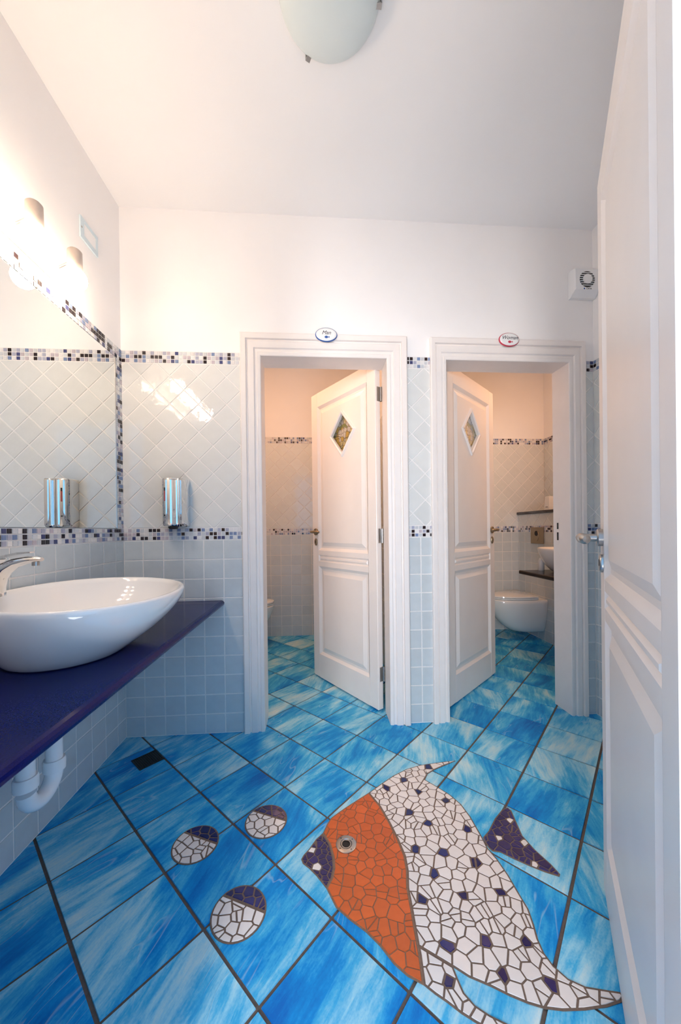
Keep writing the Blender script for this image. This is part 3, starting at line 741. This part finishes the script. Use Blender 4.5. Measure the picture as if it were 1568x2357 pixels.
# ------------------------------------------------------------------ ceiling lamp
cl = thing('ceiling_lamp', (1.134, -.868, CEIL), label='round frosted glass ceiling lamp held by small metal clips', cat='lamp')
pf = [(.001, -.082)] + [(.170 * math.sin(a), -.020 - .062 * math.cos(a)) for a in [math.pi / 2 * k / 12 for k in range(1, 13)]] + [(.170, -.018), (.166, -.016), (.001, -.016)]
MB().lathe(pf, (0, 0, 0), 'z', 64).build('shade', M['opal'], cl, smooth=60)
MB().lathe([(.001, 0), (.13, 0), (.13, -.016), (.001, -.016)], (0, 0, 0), 'z', 48).build('base', M['plastic'], cl, smooth=40)
for a in (math.radians(116), math.radians(0), math.radians(244)):
    cpx = MB(); ca, sa = math.cos(a), math.sin(a)
    for q0, q1, z0, z1 in ((.150, .176, -.014, -.010), (.172, .176, -.040, -.010), (.158, .176, -.042, -.038)):
        V = [(r_ * ca - w * sa, r_ * sa + w * ca, z) for z in (z0, z1) for r_, w in ((q0, -.008), (q1, -.008), (q1, .008), (q0, .008))]
        cpx.add(V, [(0, 3, 2, 1), (4, 5, 6, 7), (0, 1, 5, 4), (1, 2, 6, 5), (2, 3, 7, 6), (3, 0, 4, 7)])
    cpx.build('clip', M['steel'], cl, fix=True)

# ------------------------------------------------------------------ floor grate and round drain
gt = thing('floor_grate', (.2165, -.216, 0), math.radians(45), 'dark rectangular floor grate in the corner under the countertop', 'grate')
gt.rotation_euler = (0, 0, math.radians(45))
b = MB(); b.box(-.058, .058, -.055, .055, .0005, .0015); b.build('pan', M['dark'], gt)
for x0, x1, y0, y1 in ((-.058, .058, -.055, -.049), (-.058, .058, .049, .055), (-.058, -.052, -.049, .049), (.052, .058, -.049, .049)):
    MB().box(x0, x1, y0, y1, .0005, .004).build('frame', M['iron'], gt)
for k in range(-5, 6): MB().box(k * .0092 - .0022, k * .0092 + .0022, -.049, .049, .0015, .0035).build('slat', M['iron'], gt)

ED = (1.1635, -.779)
ed = thing('floor_drain', (ED[0], ED[1], .004), label='round steel floor drain set as the eye of the mosaic fish', cat='drain')
MB().lathe([(.020, -.002), (.037, -.002), (.037, .0015), (.034, .003), (.022, .003), (.019, .0005)], (0, 0, 0), 'z', 40, False, False).build('flange', M['steel'], ed, smooth=30)
MB().lathe([(.0205, -.0012), (.0205, -.0008), (.001, -.0005)], (0, 0, 0), 'z', 32, False, True).build('hole', M['dark'], ed)
MB().lathe([(.0145, .0), (.0185, .0), (.0180, .002), (.0150, .002)], (0, 0, 0), 'z', 32, False, False).build('ring', M['steel'], ed, smooth=30)
for a in (.6, 2.2, 3.8, 5.3):
    MB().lathe([(.001, .0032), (.0022, .0032), (.001, .0040)], (.029 * math.cos(a), .029 * math.sin(a), 0), 'z', 10).build('screw', M['dark'], ed)

# ------------------------------------------------------------------ fish and bubble mosaics
def px(pts, ox, oy, k): return [ground(ox + k * x, oy + k * y) for x, y in pts]
A = (600, 1700, 500 / 1568); Bc = (1000, 1700, 568 / 1568)
top_edge = px([(780, 395), (870, 330), (960, 270), (1050, 225), (1150, 195), (1250, 180), (1340, 168), (1408, 163)], *A)
tip_back = px([(1330, 195), (1260, 225), (1205, 258), (1187, 300)], *A)
back = px([(20, 310), (100, 360), (170, 420), (230, 500), (270, 570), (310, 640), (340, 700), (400, 770), (470, 870), (540, 990), (600, 1090), (635, 1190), (660, 1280), (700, 1370), (760, 1450), (850, 1530), (960, 1580), (1080, 1600), (1180, 1615), (1210, 1650), (1190, 1680), (1100, 1710), (960, 1730), (820, 1735), (700, 1720), (600, 1690), (480, 1640), (360, 1580), (220, 1520), (120, 1455)], *Bc)
fin_low = px([(120, 1455), (150, 1530), (190, 1620), (260, 1700), (350, 1760), (470, 1820), (600, 1880), (720, 1935), (790, 1962), (760, 1985), (640, 1968), (500, 1925), (400, 1880)], *Bc)
lower = px([(1560, 2060), (1450, 1990), (1340, 1905), (1260, 1850), (1180, 1785)], *A)
seam = px([(1180, 1785), (1150, 1560), (1120, 1400), (1090, 1230), (1062, 1080), (1060, 960), (1040, 850), (990, 730), (930, 610), (860, 490), (780, 395)], *A)
cutp = px([(1138, 1500)], *A)
body_poly = ccw(top_edge + tip_back + back + cutp + seam[2:-1])
fin_poly = ccw(fin_low + lower + [seam[1]] + cutp)
face = px([(780, 395), (700, 445), (600, 510), (510, 575), (480, 620), (450, 685)], *A)
mseam = px([(450, 685), (500, 770), (525, 860), (530, 940), (515, 1010), (475, 1085)], *A)
belly = px([(475, 1085), (545, 1225), (640, 1310), (760, 1400), (860, 1500), (960, 1630), (1060, 1720), (1180, 1785)], *A)
head_poly = ccw(face + mseam[1:] + belly[1:] + seam[1:-1])
mouth_poly = ccw(mseam + px([(440, 1040), (400, 990), (350, 940), (305, 905), (293, 875), (310, 845), (350, 800), (400, 730)], *A))
tail_poly = ccw(px([(310, 630), (345, 590), (385, 510), (430, 455), (465, 440), (490, 460), (520, 530), (560, 620), (640, 710), (740, 800), (800, 865), (795, 880), (700, 850), (600, 810), (500, 765), (420, 725), (370, 718), (345, 695), (322, 660)], *Bc))
blue_pts = px([(910, 362), (1035, 302), (1205, 210), (1142, 388), (1335, 450), (1070, 540), (1210, 618), (1490, 655), (1115, 795), (1320, 825), (1255, 982), (1165, 1170), (1468, 1140), (1345, 1495), (1360, 1760), (1545, 900)], *A) + \
           px([(270, 795), (420, 980), (330, 1290), (590, 1300), (440, 1510), (750, 1575)], *Bc)
white_tail = px([(480, 525), (410, 635), (570, 665), (640, 810)], *Bc)
white_mouth = px([(368, 808), (405, 935)], *A)

def seeds(poly, r, rnd, fixed=(), tries=6000):
    xs = [q[0] for q in poly]; ys = [q[1] for q in poly]; out = list(fixed)
    x0, x1, y0, y1 = min(xs), max(xs), min(ys), max(ys); cell = {}
    for q in out: cell.setdefault((int(q[0] / r), int(q[1] / r)), []).append(q)
    for _ in range(tries):
        x, y = rnd.uniform(x0, x1), rnd.uniform(y0, y1)
        if not inside(poly, x, y): continue
        cx_, cy_ = int(x / r), int(y / r)
        if any(math.hypot(x - a, y - c) < r for i in (-1, 0, 1) for j in (-1, 0, 1) for a, c in cell.get((cx_ + i, cy_ + j), ())): continue
        out.append((x, y)); cell.setdefault((cx_, cy_), []).append((x, y))
    return out
def pieces(poly, r, seed, fixed=(), gap=.0042, split=.32, edge=.0045, fw=.38):
    """broken-tile pieces: relaxed cells of the outline, some snapped in two"""
    rnd = random.Random(seed); pts = seeds(poly, r, rnd, fixed); region = offset_poly(poly, edge); res = []
    for k, (x, y) in enumerate(pts):
        cell = [(x - r * 2.2, y - r * 2.2), (x + r * 2.2, y - r * 2.2), (x + r * 2.2, y + r * 2.2), (x - r * 2.2, y + r * 2.2)]
        gg = gap * (1.5 if k < len(fixed) else 1.0)
        near = sorted(((a - x) ** 2 + (c - y) ** 2, a, c, m_) for m_, (a, c) in enumerate(pts) if abs(a - x) < r * 3.2 and abs(c - y) < r * 3.2)[1:]
        hp = []
        for d2, a, c, m_ in near:
            d = math.sqrt(d2); nx, ny = (a - x) / d, (c - y) / d
            fr_ = .5 if (k < len(fixed)) == (m_ < len(fixed)) else (fw if k < len(fixed) else 1 - fw)
            off = nx * (x + (a - x) * fr_) + ny * (y + (c - y) * fr_)
            hp.append((nx, ny, off - gg / 2)); cell = clip(cell, nx, ny, off - gg / 2)
            if len(cell) < 3: break
        if len(cell) < 3: continue
        if all(inside(region, *q) for q in cell) : polys = [cell]
        else:
            p_ = region
            n = len(cell)
            for i in range(n):
                a, c = cell[i], cell[(i + 1) % n]; ex, ey = c[0] - a[0], c[1] - a[1]; le = math.hypot(ex, ey)
                if le < 1e-6: continue
                nx, ny = ey / le, -ex / le
                p_ = clip(p_, nx, ny, nx * a[0] + ny * a[1])
                if len(p_) < 3: break
            polys = [p_] if len(p_) >= 3 else []
        for p_ in polys:
            p_ = clean(p_, .0012)
            if len(p_) < 3 or abs(area2(p_)) < 4.5e-5: continue
            if k >= len(fixed) and rnd.random() < split and abs(area2(p_)) > .45 * r * r:
                mx = sum(q[0] for q in p_) / len(p_); my = sum(q[1] for q in p_) / len(p_); a = rnd.uniform(0, math.pi)
                nx, ny = math.cos(a), math.sin(a); d = nx * mx + ny * my
                for s_ in (1, -1):
                    h_ = clip(p_, s_ * nx, s_ * ny, s_ * d - gap / 2)
                    h_ = clean(h_, .0012) if len(h_) > 2 else h_
                    if len(h_) > 2 and abs(area2(h_)) > 4.5e-5: res.append((h_, k))
            else: res.append((p_, k))
    return res
ZB, ZP = .0018, .0034
def mosaic_part(root, name, poly, plist, colour, label=None, least=0.0):
    """grout bed with its pieces; pieces smaller than `least` are joined"""
    ox, oy = root.location.x, root.location.y
    bed = MB().prism([(x - ox, y - oy) for x, y in poly], .0002, ZB).build(name, M['grout_h' if name == 'head' else 'grout_m'], root)
    if label: bed['label'] = label
    small = MB(); mats = []
    for p_, k in plist:
        p_ = ccw(p_)
        cx_ = sum(q[0] for q in p_) / len(p_); cy_ = sum(q[1] for q in p_) / len(p_); mt = colour(k, cx_, cy_)
        if abs(area2(p_)) < least:
            if mt not in mats: mats.append(mt)
            small.cm = mats.index(mt); small.prism([(q[0] - ox, q[1] - oy) for q in p_], ZB - .0006, ZP, .0007)
        else: MB().prism([(q[0] - cx_, q[1] - cy_) for q in p_], ZB - .0006, ZP, .0007).build('mosaic_piece', mt, bed, (cx_ - ox, cy_ - oy, 0))
    if small.f: tag(small.build('small_pieces', mats, bed), kind='stuff')
    return bed
fish = thing('fish_mosaic', (1.45, -.85, 0), label='big fish of broken tile set in the floor, orange head, white blue-spotted body', cat='mosaic')
def not_eye(pl): return [q for q in pl if math.hypot(sum(a for a, c in q[0]) / len(q[0]) - ED[0], sum(c for a, c in q[0]) / len(q[0]) - ED[1]) > .028]
in_fin = [q for q in blue_pts if inside(fin_poly, *q)]; in_body = [q for q in blue_pts if inside(body_poly, *q)]
secs = [('body', body_poly, pieces(body_poly, .0285, 5, in_body, split=.25), len(in_body), 'p_navy', 'p_white', 'white fish body with navy spots'),
        ('fin', fin_poly, pieces(fin_poly, .032, 15, in_fin, split=.25), len(in_fin), 'p_navy', 'p_white', 'white lower fin with navy spots'),
        ('head', head_poly, not_eye(pieces(head_poly, .030, 8, gap=.0026, split=.3)), 0, 'p_orange', 'p_orange', 'orange fish head'),
        ('mouth', mouth_poly, pieces(mouth_poly, .019, 9, white_mouth, gap=.0036, split=.2, fw=.5), 2, 'p_white', 'p_navy', 'navy fish mouth'),
        ('tail', tail_poly, pieces(tail_poly, .026, 10, white_tail, split=.3), 4, 'p_white', 'p_navy', 'navy fish tail')]
areas = sorted((abs(area2(p_)) for sct in secs for p_, k in sct[2]), reverse=True)
print('fish pieces', len(areas))
least = areas[300] if len(areas) > 300 else 0.0
for nm, po, pl, nf, ma, mb_, lab in secs:
    mosaic_part(fish, nm, po, pl, (lambda nf, ma, mb_: lambda k, x, y: M[ma] if k < nf else M[mb_])(nf, ma, mb_), lab, least)
for (bx_, by_), sd_, lab in (((.6158, -.7285), 61, 'round bubble of white and navy broken tile nearest the basin wall'),
                             ((.8595, -.6460), 62, 'smallest-looking bubble of white and navy broken tile, farthest from the viewer'),
                             ((.8236, -.9790), 63, 'bubble of white and navy broken tile nearest the viewer')):
    t = thing('bubble_mosaic', (bx_, by_, 0), label=lab, cat='mosaic', group='mosaic bubbles rising from the fish')
    R_ = .0815
    ring = [(bx_ + R_ * math.cos(2 * math.pi * k / 36), by_ + R_ * math.sin(2 * math.pi * k / 36)) for k in range(36)]
    cap_ang = math.radians(66); nx, ny = math.cos(cap_ang), math.sin(cap_ang); off = nx * bx_ + ny * by_ + .026
    lo = clip(ring, nx, ny, off); hi = clip(ring, -nx, -ny, -off)
    mosaic_part(t, 'bubble', ccw(lo), pieces(ccw(lo), .029, sd_, gap=.0046, split=.25), lambda k, x, y: M['p_white'], 'white lower part')
    mosaic_part(t, 'navy_cap', ccw(hi), pieces(ccw(hi), .030, sd_ + 5, gap=.0046, split=.1), lambda k, x, y: M['p_navy'], 'navy cap')  # cap of navy pieces, part of the bubble's own pattern

# ------------------------------------------------------------------ stall fittings
def dring(L_, w, z, n=40, back=0.0, e=2.2, nose=.62):
    """plan of a bowl: straight to the wall, rounded nose; wall at x=back, nose to -x"""
    out = []
    xs = L_ * (1 - nose)
    for k in range(n + 1):
        a = -math.pi / 2 + math.pi * k / n; ca, sa = math.cos(a), math.sin(a)
        out.append((-(xs + (L_ * nose) * abs(ca) ** (2 / e)), w * math.copysign(abs(sa) ** (2 / e), sa), z))
    out.append((back, w * .96, z)); out.append((back, -w * .96, z))
    return out
def toilet(loc, rz, label):
    t = thing('toilet', loc, rz, label, 'toilet', 'wall-hung toilets in the stalls')
    MB().loft([dring(.27, .105, .085), dring(.31, .125, .098), dring(.38, .150, .15), dring(.45, .168, .23), dring(.50, .182, .32), dring(.525, .188, .385), dring(.528, .187, .412), dring(.520, .180, .420)]).build('bowl', M['ceramic'], t, smooth=45)
    MB().loft([dring(.515, .176, .421, back=-.10), dring(.525, .184, .425, back=-.09), dring(.525, .184, .436, back=-.09), dring(.52, .180, .439, back=-.09)]).build('seat', M['ceramic'], t, smooth=40)
    MB().loft([dring(.515, .178, .441, back=-.10), dring(.528, .186, .445, back=-.09), dring(.526, .184, .456, back=-.09), dring(.48, .150, .463, back=-.11)]).build('lid', M['ceramic'], t, smooth=40)
    for s in (-1, 1): MB().lathe([(.001, -.02), (.010, -.02), (.010, .02), (.001, .02)], (-.085, s * .085, .438), 'y', 14).build('hinge', M['steel'], t, smooth=40)
    return t
toilet((BXF - .005, 1.50, 0), 0, 'white wall-hung toilet with closed lid behind the right stall door')
toilet((.1285, 1.46, 0), math.pi, 'white wall-hung toilet, only its rounded front showing in the left stall')
lg = MB().bbox(BXF - .022, 3.676, 1.105, SB - .006, 1.288, 1.316, .004).build('cistern_ledge', M['ledge']); tag(lg, 'dark stone ledge on top of the boxed-in cistern', 'shelf')
fp = thing('flush_plate', (BXF - .004, 1.47, 1.06), label='brown metal flush plate with dark oval button above the toilet', cat='flush plate')
MB().bbox(-.012, 0, -.105, .105, -.085, .085, .004).build('plate', M['bronze'], fp)
b = MB(); b.lathe([(.001, -.016), (.034, -.016), (.036, -.012), (.001, -.012)], (0, 0, .0), 'x', 28)
for i in range(len(b.v)): b.v[i] = (b.v[i][0], b.v[i][1], b.v[i][2] * 1.55 - .005)
b.build('large_button', M['bronze'], fp, smooth=40)
b = MB(); b.lathe([(.001, -.0185), (.026, -.0185), (.028, -.0155), (.001, -.0155)], (0, 0, .022), 'x', 24); b.build('small_button', M['dark'], fp, smooth=40)
af = thing('air_freshener', (3.43, 1.385, 1.316), label='small white box standing on the cistern ledge', cat='air freshener')
MB().loft([[(-.028, -.040, 0), (.028, -.040, 0), (.028, .040, 0), (-.028, .040, 0)], [(-.022, -.030, .135), (.022, -.030, .135), (.022, .030, .135), (-.022, .030, .135)], [(-.018, -.026, .139), (.018, -.026, .139), (.018, .026, .139), (-.018, .026, .139)]]).build('case', M['plastic'], af, fix=True)
for k in (-1, 0, 1): MB().box(-.028, -.0262, k * .012 - .004, k * .012 + .004, .030, .036).build('print_mark', M['ink'], af)
sc = MB().bbox(2.93, BXF + .31, .16, 1.095, CZ - .033, CZ, .006).build('stall_counter', M['ledge']); tag(sc, 'dark stone counter with small basin inside the right stall', 'countertop')
sb2 = thing('stall_basin', (3.20, .86, CZ), label='white vessel basin on the dark counter inside the right stall', cat='basin')
def er(r0, z, n=44): return [(r0 * math.cos(2 * math.pi * k / n), r0 * 1.15 * math.sin(2 * math.pi * k / n), z) for k in range(n)]
MB().loft([er(.07, 0), er(.10, .02), er(.135, .06), er(.165, .11), er(.188, .17), er(.195, .205), er(.192, .211), er(.186, .205), er(.16, .12), er(.11, .05), er(.03, .03)]).build('bowl', M['ceramic'], sb2, smooth=60)
MB().lathe([(.001, .030), (.018, .030), (.018, .035), (.001, .035)], (0, 0, 0), 'z', 20).build('drain', M['chrome'], sb2, smooth=40)
sbt = thing('soap_bottle', (3.125, 1.06, CZ), label='small white bottle behind the stall basin', cat='bottle')
MB().lathe([(.001, 0), (.024, 0), (.026, .006), (.026, .085), (.018, .105), (.009, .112), (.009, .125), (.001, .125)], (0, 0, 0), 'z', 24).build('bottle', M['plastic'], sbt, smooth=40)
MB().lathe([(.001, .125), (.011, .125), (.011, .140), (.001, .140)], (0, 0, 0), 'z', 18).build('cap', M['vent'], sbt, smooth=40)
